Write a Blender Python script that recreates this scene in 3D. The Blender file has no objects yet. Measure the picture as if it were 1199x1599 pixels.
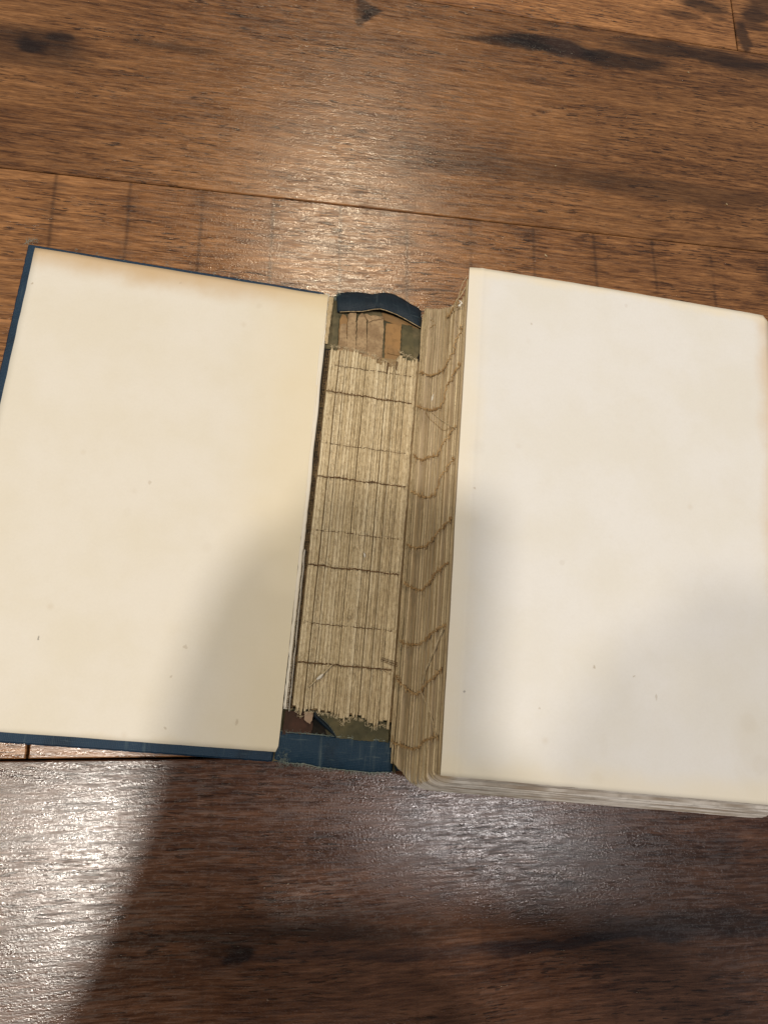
import bpy, bmesh, math, random
from mathutils import Vector, Matrix, noise
random.seed(7)
sc = bpy.context.scene
C = sc.collection
# ------------------------------------------------------------------ camera (fitted to the book's edges and the plank seams)
F = 1200.0
CAMH = 0.373773
def _norm(v): return v.normalized()
_n = _norm(Vector((math.sin(math.radians(-10.5)), math.sin(math.radians(14.5)), 1.0)))
def _ray(px, py): return Vector((px - 600.0, py - 800.0, F))
_d1 = _norm(_ray(50, 383).cross(_ray(515, 459)).cross(_n))
if _d1.x < 0: _d1 = -_d1
_X = _d1; _U = -_n; _Y = _U.cross(_X)
RT = Matrix((_X, _Y, _U))                       # camera frame (x right, y down, z forward) -> world
def un(px, py, z):
    """world point at height z seen at pixel (px, py) of the 1199x1599 photograph"""
    d = RT @ _ray(px, py)
    t = (z - CAMH) / d.z
    return Vector((d.x * t, d.y * t, z))
cam_d = bpy.data.cameras.new('camera')
cam = bpy.data.objects.new('camera', cam_d); C.objects.link(cam)
cr = RT @ Vector((1, 0, 0)); cu = RT @ Vector((0, -1, 0)); cf = RT @ Vector((0, 0, 1))
M = Matrix((( cr.x, cu.x, -cf.x, 0), (cr.y, cu.y, -cf.y, 0), (cr.z, cu.z, -cf.z, CAMH), (0, 0, 0, 1)))
cam.matrix_world = M
cam_d.sensor_fit = 'VERTICAL'; cam_d.sensor_height = 36.0; cam_d.lens = F / 1599.0 * 36.0
cam_d.clip_start = 0.005; cam_d.clip_end = 50
sc.camera = cam
# ------------------------------------------------------------------ world, lamps, exposure
w = bpy.data.worlds.new('World'); sc.world = w; w.use_nodes = True
bg = w.node_tree.nodes['Background']
bg.inputs[0].default_value = (0.74, 0.88, 1.0, 1); bg.inputs[1].default_value = 0.17
sc.view_settings.view_transform = 'Standard'; sc.view_settings.look = 'None'
sc.view_settings.exposure = 0.0; sc.view_settings.gamma = 1.0
def lamp(name, loc, power, col, size):
    l = bpy.data.lights.new(name, 'AREA'); l.shape = 'DISK'; l.size = size; l.energy = power; l.color = col
    o = bpy.data.objects.new(name, l); C.objects.link(o); o.location = loc
    o.rotation_euler = (Vector((0.05, 0.1, 0)) - Vector(loc)).to_track_quat('-Z', 'Y').to_euler()
    return o
lamp('ceiling_lamp_far', (0.16, 1.80, 2.4), 16.5, (1.0, 0.84, 0.60), 0.16)
lamp('ceiling_lamp_far_left', (-1.20, -0.40, 2.4), 20, (1.0, 0.90, 0.72), 0.13)
lamp('ceiling_lamp_near_left', (-0.41, -0.51, 2.4), 28.5, (1.0, 0.925, 0.82), 0.11)
lamp('ceiling_lamp_near_right', (0.865, -0.41, 2.4), 13, (1.0, 0.93, 0.90), 0.22)

# ------------------------------------------------------------------ node helpers
class NT:
    def __init__(s, name):
        s.m = bpy.data.materials.new(name); s.m.use_nodes = True
        s.t = s.m.node_tree; s.p = s.t.nodes['Principled BSDF']
    def n(s, typ, **kw):
        x = s.t.nodes.new(typ)
        for k, v in kw.items(): setattr(x, k, v)
        return x
    def l(s, a, b): s.t.links.new(a, b)
    def setin(s, sock, v):
        if hasattr(v, 'is_output'): s.l(v, sock)
        elif isinstance(v, (tuple, list)) and len(v) == 3 and sock.type == 'RGBA': sock.default_value = (*v, 1)
        else: sock.default_value = v
    def math(s, op, a, b=None, c=None, clamp=False):
        x = s.n('ShaderNodeMath', operation=op, use_clamp=clamp)
        s.setin(x.inputs[0], a)
        if b is not None: s.setin(x.inputs[1], b)
        if c is not None: s.setin(x.inputs[2], c)
        return x.outputs[0]
    def vmath(s, op, a, b):
        x = s.n('ShaderNodeVectorMath', operation=op); s.setin(x.inputs[0], a); s.setin(x.inputs[1], b); return x.outputs[0]
    def pos(s):
        return s.n('ShaderNodeNewGeometry').outputs['Position']
    def mapping(s, vec, loc=(0,0,0), rot=(0,0,0), scale=(1,1,1)):
        x = s.n('ShaderNodeMapping'); s.l(vec, x.inputs[0])
        x.inputs[1].default_value = loc; x.inputs[2].default_value = rot; x.inputs[3].default_value = scale
        return x.outputs[0]
    def noise(s, vec, scale=1, detail=3, rough=0.5, dist=0, col=False):
        x = s.n('ShaderNodeTexNoise'); s.l(vec, x.inputs['Vector'])
        x.inputs['Scale'].default_value = scale; x.inputs['Detail'].default_value = detail
        x.inputs['Roughness'].default_value = rough; x.inputs['Distortion'].default_value = dist
        return x.outputs['Color' if col else 'Fac']
    def rng(s, v, a, b, c=0.0, d=1.0, smooth=True):
        x = s.n('ShaderNodeMapRange'); x.interpolation_type = 'SMOOTHSTEP' if smooth else 'LINEAR'
        s.l(v, x.inputs[0])
        for i, q in enumerate((a, b, c, d)): x.inputs[i+1].default_value = q
        return x.outputs[0]
    def mix(s, f, a, b, mode='MIX'):
        x = s.n('ShaderNodeMix', data_type='RGBA', blend_type=mode)
        s.setin(x.inputs[0], f); s.setin(x.inputs[6], a); s.setin(x.inputs[7], b)
        return x.outputs[2]
    def ramp(s, v, stops):
        x = s.n('ShaderNodeValToRGB'); s.l(v, x.inputs[0]); e = x.color_ramp.elements
        while len(e) < len(stops): e.new(0.5)
        for i, (p, c) in enumerate(stops): e[i].position = p; e[i].color = (*c, 1)
        return x.outputs[0]
    def bump(s, h, strength, dist, prev=None):
        x = s.n('ShaderNodeBump'); x.inputs['Strength'].default_value = strength; x.inputs['Distance'].default_value = dist
        s.l(h, x.inputs['Height'])
        if prev is not None: s.l(prev, x.inputs['Normal'])
        return x.outputs[0]
    def out(s, col=None, rough=None, normal=None, spec=None):
        if col is not None: s.setin(s.p.inputs['Base Color'], col)
        if rough is not None: s.setin(s.p.inputs['Roughness'], rough)
        if normal is not None: s.l(normal, s.p.inputs['Normal'])
        if spec is not None: s.p.inputs['Specular IOR Level'].default_value = spec
        return s.m
    def rnd(s): return s.n('ShaderNodeObjectInfo').outputs['Random']
    def blob(s, vec, cx, cy, rx, ry, a=0.6, b=1.0):
        """1 inside an ellipse, fading to 0 between a and b radii"""
        m = s.mapping(s.vmath('SUBTRACT', vec, (cx, cy, 0)), scale=(1/rx, 1/ry, 0))
        x = s.n('ShaderNodeVectorMath', operation='LENGTH'); s.l(m, x.inputs[0])
        return s.rng(x.outputs['Value'], a, b, 1.0, 0.0)

PA = math.radians(4.6)                                  # the planks' direction in the scene
def uv_of(px, py):
    p = un(px, py, 0); return (p.x*math.cos(PA) + p.y*math.sin(PA), -p.x*math.sin(PA) + p.y*math.cos(PA))

def wood(name, seed, knots=(), saw=None, tone=1.0, sawk=0.42, blue=1.0):
    k = NT(name)
    P = k.mapping(k.pos(), rot=(0, 0, -PA))             # plank coordinates, metres
    sh = k.vmath('ADD', P, (seed*1.7, seed*0.31, seed*0.77))
    wob = k.noise(k.mapping(sh, scale=(5, 16, 1)), 1, 3, 0.55, col=True)
    wv = k.mapping(k.vmath('SUBTRACT', wob, (0.5, 0.5, 0.5)), scale=(0.02, 0.011, 0))
    G = k.vmath('ADD', sh, wv)
    broad = k.noise(k.mapping(G, scale=(4.5, 48, 1)), 1, 5, 0.62)
    grain = k.noise(k.mapping(G, scale=(42, 620, 1)), 1, 4, 0.70)
    fine = k.noise(k.mapping(G, scale=(110, 1500, 1)), 1, 3, 0.7)
    patch = k.noise(k.mapping(sh, scale=(7, 12, 1)), 1, 4, 0.55)
    v = k.math('ADD', k.math('MULTIPLY', broad, 0.20), k.math('MULTIPLY', grain, 0.38))
    v = k.math('ADD', v, k.math('MULTIPLY', fine, 0.32))
    v = k.math('ADD', k.math('MULTIPLY', v, 0.94), k.math('MULTIPLY', patch, 0.15))
    v = k.math('MULTIPLY_ADD', k.math('SUBTRACT', v, 0.5), 1.3, 0.505)
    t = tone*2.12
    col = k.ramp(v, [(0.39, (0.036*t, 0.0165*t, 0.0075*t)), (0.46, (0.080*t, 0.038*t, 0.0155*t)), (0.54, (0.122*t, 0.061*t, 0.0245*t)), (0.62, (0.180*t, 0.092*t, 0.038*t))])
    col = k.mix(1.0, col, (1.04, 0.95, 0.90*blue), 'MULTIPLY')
    # short dark pores
    pore = k.noise(k.mapping(G, loc=(3, 1, 0), scale=(120, 1150, 1)), 1, 2, 0.5)
    pm = k.math('MULTIPLY', k.rng(pore, 0.58, 0.65), k.rng(k.noise(k.mapping(sh, scale=(18, 60, 1)), 1, 2, 0.5), 0.40, 0.60))
    col = k.mix(k.math('MULTIPLY', pm, 0.85), col, (0.022, 0.010, 0.006))
    # rough scraped marks across the plank
    if saw:
        sp = k.n('ShaderNodeSeparateXYZ'); k.l(P, sp.inputs[0])
        wv2 = k.noise(k.mapping(sh, scale=(25, 30, 1)), 1, 2, 0.5)
        uu = k.math('ADD', k.math('DIVIDE', k.math('SUBTRACT', sp.outputs[0], saw[0]), saw[1]), k.math('MULTIPLY', k.math('SUBTRACT', wv2, 0.5), 0.08))
        fr = k.math('ABSOLUTE', k.math('SUBTRACT', k.math('FRACT', k.math('ADD', uu, 0.5)), 0.5))
        line = k.rng(fr, 0.0, 0.045, 1.0, 0.0)
        side = k.rng(fr, 0.0, 0.22, 1.0, 0.0)
        brk = k.rng(k.noise(k.mapping(sh, scale=(30, 55, 1)), 1, 3, 0.6), 0.36, 0.56)
        ln = k.math('MULTIPLY', k.math('MULTIPLY', line, brk), sawk)
        col = k.mix(ln, col, (0.020, 0.010, 0.007))
        brk2 = k.rng(k.noise(k.mapping(sh, loc=(5, 5, 0), scale=(22, 120, 1)), 1, 3, 0.6), 0.42, 0.62)
        col = k.mix(k.math('MULTIPLY', k.math('MULTIPLY', side, brk2), sawk*0.8), col, (0.030, 0.014, 0.008))
    K = k.vmath('ADD', P, k.mapping(k.vmath('SUBTRACT', k.noise(k.mapping(P, scale=(22, 60, 1)), 1, 4, 0.6, col=True), (0.5, 0.5, 0.5)), scale=(0.034, 0.014, 0)))
    for (cx, cy, rx, ry, s, kc) in knots:
        b = k.blob(K, cx, cy, rx, ry, 0.45, 1.05)
        b = k.math('MULTIPLY', b, k.math('MULTIPLY_ADD', grain, 1.1, 0.45, clamp=True))
        col = k.mix(k.math('MULTIPLY', b, s, clamp=True), col, kc)
    # relief: streaks along the grain and an embossed pebble
    peb = k.noise(k.mapping(P, scale=(820, 1150, 1)), 1, 2, 0.7)
    strk = k.noise(k.mapping(G, scale=(60, 620, 1)), 1, 4, 0.6)
    und = k.noise(k.mapping(G, scale=(14, 190, 1)), 1, 4, 0.6)
    h = k.math('ADD', k.math('MULTIPLY', peb, 0.85), k.math('MULTIPLY', strk, 0.50))
    h = k.math('ADD', h, k.math('MULTIPLY', und, 0.55))
    h = k.math('SUBTRACT', h, k.math('MULTIPLY', pm, 0.30))
    nb = k.bump(h, 1.0, 0.000115)
    ro = k.rng(k.noise(k.mapping(P, scale=(150, 400, 1)), 1, 3, 0.5), 0.3, 0.7, 0.11, 0.20)
    dull = k.rng(k.noise(k.mapping(G, loc=(9, 4, 0), scale=(70, 760, 1)), 1, 4, 0.7), 0.47, 0.60)     # matt grain between the glossy ridges
    dull2 = k.rng(k.noise(k.mapping(P, loc=(2, 7, 0), scale=(420, 640, 1)), 1, 3, 0.7), 0.50, 0.62)
    dl = k.math('MAXIMUM', dull, k.math('MULTIPLY', dull2, 0.8))
    ro = k.math('ADD', ro, k.math('MULTIPLY', dl, 0.17))
    return k.out(col, ro, nb, 0.54)

DK = (0.012, 0.007, 0.006)
def kn(px, py, rx, ry, s, c=DK):
    u, v = uv_of(px, py); return (u, v, rx, ry, s, c)
SAW = (-0.071, 0.0375)
PLANKS = [  # u0, u1, v0, v1, material args
    (-0.9, 0.3045, 0.4223, 0.570, dict(seed=1.1, tone=1.25, knots=[kn(1100, 12, .022, .006, .75), kn(1060, 22, .020, .004, .6), kn(1122, 30, .010, .003, .5), kn(1090, 2, .030, .006, .5)])),
    (0.3053, 0.9, 0.4223, 0.570, dict(seed=2.3, knots=[kn(1178, 24, .014, .010, .75), kn(1164, 60, .006, .016, .75), kn(1192, 8, .018, .007, .6), kn(1185, 45, .02, .004, .5)])),
    (-0.9, 0.9, 0.2715, 0.4216, dict(seed=3.2, tone=0.82, knots=[kn(50, 70, .0095, .0062, .85), kn(94, 60, .0085, .0045, .75), kn(70, 66, .026, .009, .45), kn(40, 72, .045, .018, .5), kn(282, 78, .035, .0045, .55),
        kn(572, 20, .0060, .0075, .85), kn(569, 32, .0045, .006, .7), kn(860, 72, .050, .008, .95), kn(960, 92, .050, .009, .85), kn(1090, 86, .080, .0075, .75), kn(1190, 110, .06, .008, .5), kn(880, 76, .016, .008, .5, (.06,.03,.02)), kn(790, 66, .045, .004, .8),
        kn(560, 8, .006, .012, .7), kn(1050, 300, .10, .010, .45), kn(800, 260, .10, .012, .35)])),
    (-0.9, 0.42, 0.1234, 0.2709, dict(seed=4.4, saw=SAW, tone=0.98)),
    (0.42, 0.9, 0.1234, 0.2709, dict(seed=4.9, saw=SAW)),
    (-0.9, -0.0929, -0.0230, 0.1230, dict(seed=5.7)),
    (-0.0917, 0.9, -0.0230, 0.1230, dict(seed=6.1)),
    (-0.9, 0.9, -0.1710, -0.0240, dict(seed=7.3, saw=(-0.012, 0.031), sawk=0.16, tone=0.40, blue=1.5, knots=[kn(372, 1498, .0065, .0048, .9), kn(352, 1488, .014, .003, .6), kn(700, 1484, .15, .0040, .50, (.012,.009,.012)), kn(1000, 1465, .12, .0035, .55, (.012,.009,.012)),  # near plank toned down and cooled: the crouching figure's shade in its colour
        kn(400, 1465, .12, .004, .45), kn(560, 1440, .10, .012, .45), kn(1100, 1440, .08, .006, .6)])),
    (-0.9, 0.9, -0.3190, -0.1714, dict(seed=8.9, tone=0.8)),
    (-0.9, 0.9, 0.5704, 0.718, dict(seed=9.4)),
]
# ------------------------------------------------------------------ object helpers
def empty(name, loc, parent=None):
    o = bpy.data.objects.new(name, None); C.objects.link(o); o.location = loc; o.empty_display_size = 0.01
    if parent: o.parent = parent
    return o
def mesh_obj(name, verts, faces, mats, parent=None, mi=None, smooth=False):
    me = bpy.data.meshes.new(name)
    me.from_pydata([tuple(v) for v in verts], [], faces)
    if not isinstance(mats, (list, tuple)): mats = [mats]
    for m in mats: me.materials.append(m)
    if mi: me.polygons.foreach_set('material_index', mi)
    if smooth: me.polygons.foreach_set('use_smooth', [True]*len(me.polygons))
    me.update()
    bm = bmesh.new(); bm.from_mesh(me); bmesh.ops.recalc_face_normals(bm, faces=bm.faces); bm.to_mesh(me); bm.free()
    o = bpy.data.objects.new(name, me); C.objects.link(o)
    if parent is not None:
        o.parent = parent
        o.matrix_parent_inverse = Matrix.Identity(4)
        o.location = -world_loc(parent)
    return o
def world_loc(o):
    v = Vector(o.location)
    while o.parent: o = o.parent; v += Vector(o.location)
    return v
def nz(x, y=0.0, z=0.0): return noise.noise(Vector((x, y, z)))
def tube_geo(V, Fc, pts, r, n=6, cap=True):
    b0 = len(V); N = len(pts)
    for i, p in enumerate(pts):
        a = pts[max(i-1, 0)]; b = pts[min(i+1, N-1)]
        d = (b-a)
        if d.length < 1e-9: d = Vector((1, 0, 0))
        d.normalize()
        s = d.cross(Vector((0.13, 0.21, 1))).normalized(); t = s.cross(d)
        rr = r[i] if isinstance(r, (list, tuple)) else r
        for k in range(n):
            an = 2*math.pi*k/n
            V.append(p + s*(math.cos(an)*rr) + t*(math.sin(an)*rr))
    for i in range(N-1):
        for k in range(n):
            Fc.append((b0+i*n+k, b0+i*n+(k+1) % n, b0+(i+1)*n+(k+1) % n, b0+(i+1)*n+k))
    if cap:
        Fc.append(tuple(b0+k for k in range(n))); Fc.append(tuple(b0+(N-1)*n+k for k in range(n)))
def densify(pts, step):
    out = []
    n = len(pts)
    for i in range(n-1):
        p0 = pts[max(i-1, 0)]; p1 = pts[i]; p2 = pts[i+1]; p3 = pts[min(i+2, n-1)]
        k = max(1, int((p2-p1).length/step))
        for j in range(k):
            t = j/k
            out.append(0.5*((2*p1) + (p2-p0)*t + (2*p0-5*p1+4*p2-p3)*t*t + (3*p1-p0-3*p2+p3)*t*t*t))
    out.append(pts[-1]); return out
def slab(name, outline, z0, z1, mats, parent, bevel=0.0, zf=None, rag=0.0, step=0.002, top_mat=0):
    """a sheet or board from its plan outline: closed, with real thickness; the top follows zf(x, y)"""
    pts = []
    n = len(outline)
    for i in range(n):
        a = Vector(outline[i][:2]); b = Vector(outline[(i+1) % n][:2])
        k = max(1, int((b-a).length/step))
        for j in range(k): pts.append(a.lerp(b, j/k))
    if rag:
        q = []
        for i, p in enumerate(pts):
            q.append(p + Vector((nz(p.x*900, p.y*900, 3.3), nz(p.x*900, p.y*900, 8.1)))*rag)
        pts = q
    me_bm = bmesh.new()
    # triangulated top through a grid keeps curved sheets smooth
    zf = zf or (lambda x, y: 0.0)
    rings = [(z0, bevel), (z0+(z1-z0)*0.3, 0.0), (z1-(z1-z0)*0.3, 0.0), (z1, bevel)] if bevel else [(z0, 0), (z1, 0)]
    N = len(pts); cx = sum((p.x for p in pts))/N; cy = sum((p.y for p in pts))/N
    V = []; Fc = []
    area = sum(pts[i].x*pts[(i+1) % N].y - pts[(i+1) % N].x*pts[i].y for i in range(N))
    sg = 1 if area > 0 else -1
    for (z, ins) in rings:
        for i, p in enumerate(pts):
            if ins:
                d = (pts[(i+1) % N]-pts[i-1]); d = Vector((-d.y, d.x))*sg
                if d.length > 0: d.normalize()
                q = p + d*ins
            else: q = p
            V.append((q.x, q.y, z + zf(q.x, q.y)))
    for r in range(len(rings)-1):
        for i in range(N):
            j = (i+1) % N
            Fc.append((r*N+i, r*N+j, (r+1)*N+j, (r+1)*N+i))
    Fc.append(tuple(range(N))); Fc.append(tuple((len(rings)-1)*N+i for i in range(N)))
    return mesh_obj(name, V, Fc, mats, parent)
def grid_sheet(name, fx, nu, nv, th, mats, parent, smooth=True):
    """a thin closed sheet: fx(u, v) -> point, u, v in 0..1"""
    V = []; Fc = []
    for s in (0, 1):
        for i in range(nu+1):
            for j in range(nv+1):
                p = fx(i/nu, j/nv); V.append(Vector(p) - Vector((0, 0, th*s)))
    W = nv+1; o = (nu+1)*W
    for i in range(nu):
        for j in range(nv):
            a = i*W+j
            Fc.append((a, a+W, a+W+1, a+1)); Fc.append((o+a, o+a+1, o+a+W+1, o+a+W))
    for i in range(nu):
        for j in (0, nv):
            a = i*W+j; Fc.append((a, a+W, o+a+W, o+a))
    for j in range(nv):
        for i in (0, nu):
            a = i*W+j; Fc.append((a, a+1, o+a+1, o+a))
    return mesh_obj(name, V, Fc, mats, parent, smooth=smooth)

# ------------------------------------------------------------------ floor
floor = empty('floor', (0, 0, 0)); floor['kind'] = 'structure'
def plank(u0, u1, v0, v1, **kw):
    m = wood('wood_plank', **kw)
    h = 0.012; bv = 0.0005
    V = []; Fc = []
    for (z, i) in ((-h, 0), (-bv, 0), (0, bv)):
        for (a, b) in ((u0+i, v0+i), (u1-i, v0+i), (u1-i, v1-i), (u0+i, v1-i)):
            V.append((a*math.cos(PA)-b*math.sin(PA), a*math.sin(PA)+b*math.cos(PA), z))
    for r in range(2):
        for i in range(4):
            j = (i+1) % 4; Fc.append((r*4+i, r*4+j, r*4+4+j, r*4+4+i))
    Fc.append((0, 3, 2, 1)); Fc.append((8, 9, 10, 11))
    return mesh_obj('plank', V, Fc, m, floor)
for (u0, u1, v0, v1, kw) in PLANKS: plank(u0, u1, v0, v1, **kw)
k = NT('dark_underlay'); k.out((0.01, 0.007, 0.006), 0.9)
mesh_obj('subfloor', [(-4, -4, -.0118), (4, -4, -.0118), (4, 4, -.0118), (-4, 4, -.0118), (-4, -4, -.02), (4, -4, -.02), (4, 4, -.02), (-4, 4, -.02)],
         [(0, 1, 2, 3), (7, 6, 5, 4), (0, 4, 5, 1), (1, 5, 6, 2), (2, 6, 7, 3), (3, 7, 4, 0)], k.m, floor)

# ------------------------------------------------------------------ book materials
def paper(name, base, stains=(), tone_edges=(), rough=0.75, seed=0.0, speck=1.0):
    k = NT(name); P = k.pos()
    a = k.noise(k.mapping(P, loc=(seed, 0, 0)), 26, 4, 0.55)
    b = k.noise(P, 900, 3, 0.6)
    c = k.noise(k.mapping(P, loc=(0, seed, 0)), 150, 3, 0.6)
    col = k.mix(k.math('MULTIPLY', k.rng(a, 0.35, 0.70), 0.60), base, tuple(x*y for x, y in zip(base, (0.95, 0.93, 0.86))))
    col = k.mix(k.math('MULTIPLY', k.rng(b, 0.3, 0.75), 0.10), col, tuple(x*0.75 for x in base))
    col = k.mix(k.math('MULTIPLY', k.rng(c, 0.45, 0.75), 0.08), col, tuple(x*y for x, y in zip(base, (0.85, 0.80, 0.70))))
    sepx = k.n('ShaderNodeSeparateXYZ'); k.l(P, sepx.inputs[0])
    wn = k.math('MULTIPLY', k.math('SUBTRACT', k.noise(P, 45, 4, 0.6), 0.5), 0.012)
    for (axis, pos0, width, sign, colr, s) in tone_edges:
        d = k.math('ADD', k.math('MULTIPLY', k.math('SUBTRACT', sepx.outputs[axis], pos0), sign), wn)
        col = k.mix(k.math('MULTIPLY', k.rng(d, 0.0, width, 1.0, 0.0), s), col, colr)
    K = k.vmath('ADD', P, k.mapping(k.vmath('SUBTRACT', k.noise(P, 420, 4, 0.7, col=True), (0.5, 0.5, 0.5)), scale=(.0032, .0032, 0)))
    for (x, y, rx, ry, s, colr, ring) in stains:
        bl = k.blob(K, x, y, rx, ry, 0.45, 1.0)
        if ring: bl = k.math('SUBTRACT', bl, k.math('MULTIPLY', k.blob(K, x, y, rx*0.9, ry*0.9, 0.6, 1.0), 0.6))
        col = k.mix(k.math('MULTIPLY', bl, s*0.65), col, colr)
    # scattered foxing
    vo = k.n('ShaderNodeTexVoronoi'); vo.inputs['Scale'].default_value = 46; k.l(k.mapping(P, loc=(seed, seed, 0), scale=(1, 1, 0)), vo.inputs['Vector'])
    thr = k.n('ShaderNodeSeparateColor'); k.l(vo.outputs['Color'], thr.inputs[0])
    sz = k.math('MULTIPLY', thr.outputs[0], 0.016)
    fx = k.math('MULTIPLY', k.math('LESS_THAN', vo.outputs['Distance'], sz), k.math('GREATER_THAN', thr.outputs[1], 0.55))
    col = k.mix(k.math('MULTIPLY', fx, k.math('MULTIPLY', thr.outputs[2], 0.55*speck)), col, (0.16, 0.11, 0.06))
    soft = k.math('MULTIPLY', k.rng(vo.outputs['Distance'], 0.0, 0.11, 1.0, 0.0), k.math('GREATER_THAN', thr.outputs[2], 0.8))
    col = k.mix(k.math('MULTIPLY', soft, 0.16), col, (0.42, 0.29, 0.15))
    h = k.math('ADD', k.math('MULTIPLY', b, 0.35), c)
    nb = k.bump(h, 0.25, 0.0002)
    nb = k.bump(k.noise(P, 14, 4, 0.55), 0.45, 0.0022, nb)
    return k.out(col, rough, nb, 0.2)
def pxy(px, py, z=0.0035):
    p = un(px, py, z); return p.x, p.y
def st(px, py, r, s, c=(0.30, 0.20, 0.10), ring=False, z=0.0035, ry=None):
    x, y = pxy(px, py, z); return (x, y, r, ry or r, s, c, ring)
TONE = (0.55, 0.36, 0.17)
M_paste = paper('cream_pastedown_paper', (0.745, 0.69, 0.605), seed=1.3,
    tone_edges=[(1, 0.2150, 0.016, -1, TONE, 0.78), (0, 0.0170, 0.050, -1, (0.74, 0.62, 0.40), 0.55), (1, -0.0205, 0.004, 1, (.62, .52, .36), .3)],
    stains=[st(61, 997, .0007, .9, (.05, .04, .03), ry=.0014), st(290, 1010, .0010, .45), st(268, 1057, .0008, .55), st(283, 442, .0010, .3), st(405, 478, .002, .12), st(52, 443, .0008, .7), st(235, 753, .0012, .4),
            st(463, 1040, .0008, .5), st(312, 850, .006, .06, ring=True), st(325, 855, .003, .07), st(200, 800, .003, .05), st(370, 1128, .0009, .5, ry=.002), st(258, 1137, .0006, .6)])
M_page = paper('cream_endpaper', (0.750, 0.722, 0.690), seed=4.1, speck=0.7,
    tone_edges=[(0, 0.2490, 0.011, -1, (0.60, 0.40, 0.20), 0.50), (0, 0.0853, 0.014, 1, (0.80, 0.68, 0.48), 0.42), (1, 0.2205, 0.006, -1, (0.80, 0.68, 0.48), 0.5), (1, -0.0225, 0.012, 1, (.78, .68, .50), .5)],
    stains=[st(1175, 1170, .014, .28, (.50, .38, .20), True, .042, .022), st(1165, 1130, .006, .12, (.45, .35, .20), False, .042), st(1185, 1195, .006, .12, (.45, .35, .20), False, .042),
            st(940, 1165, .0022, .2, (.45, .36, .22), True, .042, .006), st(930, 1215, .004, .3, (.50, .40, .24), True, .042, .003), st(1145, 765, .010, .07, (.5, .38, .22), False, .042),
            st(875, 880, .0018, .15, z=.042), st(741, 763, .0008, .6, z=.042), st(713, 737, .0005, .8, z=.042), st(840, 1107, .0007, .5, z=.042), st(724, 1080, .0006, .8, (.05, .04, .03), z=.042), st(1022, 1090, .0007, .5, z=.042, ry=.0018),
            st(925, 1042, .0007, .7, z=.042, ry=.0012), st(987, 1057, .0006, .7, z=.042), st(975, 481, .0012, .2, z=.042), st(828, 508, .0006, .6, z=.042), st(745, 700, .005, .06, z=.042)])
def edge_mat(name, base, dark, seed):
    """stack of leaf edges: fine strata in z with stains"""
    k = NT(name); P = k.pos(); r = k.rnd()
    a = k.noise(k.mapping(P, scale=(18, 18, 2600)), 1, 3, 0.6)
    b = k.noise(k.mapping(P, loc=(seed, 0, 0), scale=(30, 30, 500)), 1, 4, 0.6)
    c = k.noise(k.mapping(P, loc=(seed, 0, 0)), 220, 4, 0.6)
    col = k.mix(k.rng(a, 0.38, 0.56), dark, base)
    col = k.mix(k.math('MULTIPLY', k.rng(b, 0.50, 0.72), 0.6), col, tuple(x*0.5 for x in dark))
    col = k.mix(k.math('MULTIPLY', k.rng(c, 0.45, 0.75), 0.35), col, tuple(x*0.6 for x in dark))
    col = k.mix(k.math('MULTIPLY', r, 0.35), col, tuple(x*0.62 for x in dark))
    sp = k.n('ShaderNodeSeparateXYZ'); k.l(P, sp.inputs[0])
    near = k.math('MULTIPLY', k.rng(sp.outputs[0], 0.0885, 0.0940, 1.0, 0.0), k.rng(sp.outputs[1], -0.0290, -0.0210))
    col = k.mix(k.math('MULTIPLY', near, 0.85), col, (0.42, 0.30, 0.165))      # glue has tanned the gutter side
    nb = k.bump(a, 0.6, 0.0004)
    return k.out(col, 0.7, nb, 0.25)
M_edge = edge_mat('leaf_edges', (0.72, 0.67, 0.61), (0.34, 0.27, 0.205), 2.0)
def fold_mat(name, c1, c2, dark, seed, wash=1.0, fy=260, sy=12):
    k = NT(name); P = k.pos(); r = k.rnd()
    st_ = k.noise(k.mapping(P, loc=(seed, 0, 0), scale=(1500, sy, 1500)), 1, 3, 0.6)
    fib = k.noise(k.mapping(P, scale=(1400, fy, 1400)), 1, 4, 0.65)
    bl = k.noise(k.mapping(P, loc=(seed, 3, 0)), 60, 4, 0.6)
    col = k.mix(r, c1, c2)
    col = k.mix(k.math('MULTIPLY', k.rng(st_, 0.45, 0.70), 0.55*wash), col, dark)
    col = k.mix(k.math('MULTIPLY', k.rng(bl, 0.45, 0.70), 0.50*wash), col, tuple(0.5*(x+y) for x, y in zip(dark, c2)))
    col = k.mix(k.math('MULTIPLY', k.rng(fib, 0.50, 0.72), 0.55), col, tuple(min(1, x*1.35) for x in c1))
    col = k.mix(k.math('MULTIPLY', k.rng(fib, 0.46, 0.30), 0.55), col, tuple(x*0.7 for x in dark))
    mot = k.noise(k.mapping(P, scale=(1000, 620, 700)), 1, 3, 0.7)
    col = k.mix(k.math('MULTIPLY', k.rng(mot, 0.50, 0.66), 0.45*wash), col, dark)
    nb = k.bump(k.math('ADD', k.math('ADD', fib, st_), mot), 0.8, 0.0006)
    return k.out(col, 0.8, nb, 0.2)
M_fold = fold_mat('glue_tanned_section_folds', (0.74, 0.59, 0.37), (0.33, 0.23, 0.12), (0.20, 0.12, 0.055), 1.0, 0.55, 35, 5)
M_ridge = fold_mat('fibrous_spine_paper', (0.73, 0.61, 0.41), (0.58, 0.46, 0.28), (0.36, 0.25, 0.125), 5.0, 0.95)
M_stub = fold_mat('browned_hinge_paper', (0.60, 0.47, 0.29), (0.50, 0.38, 0.22), (0.32, 0.21, 0.10), 9.0)
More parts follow.
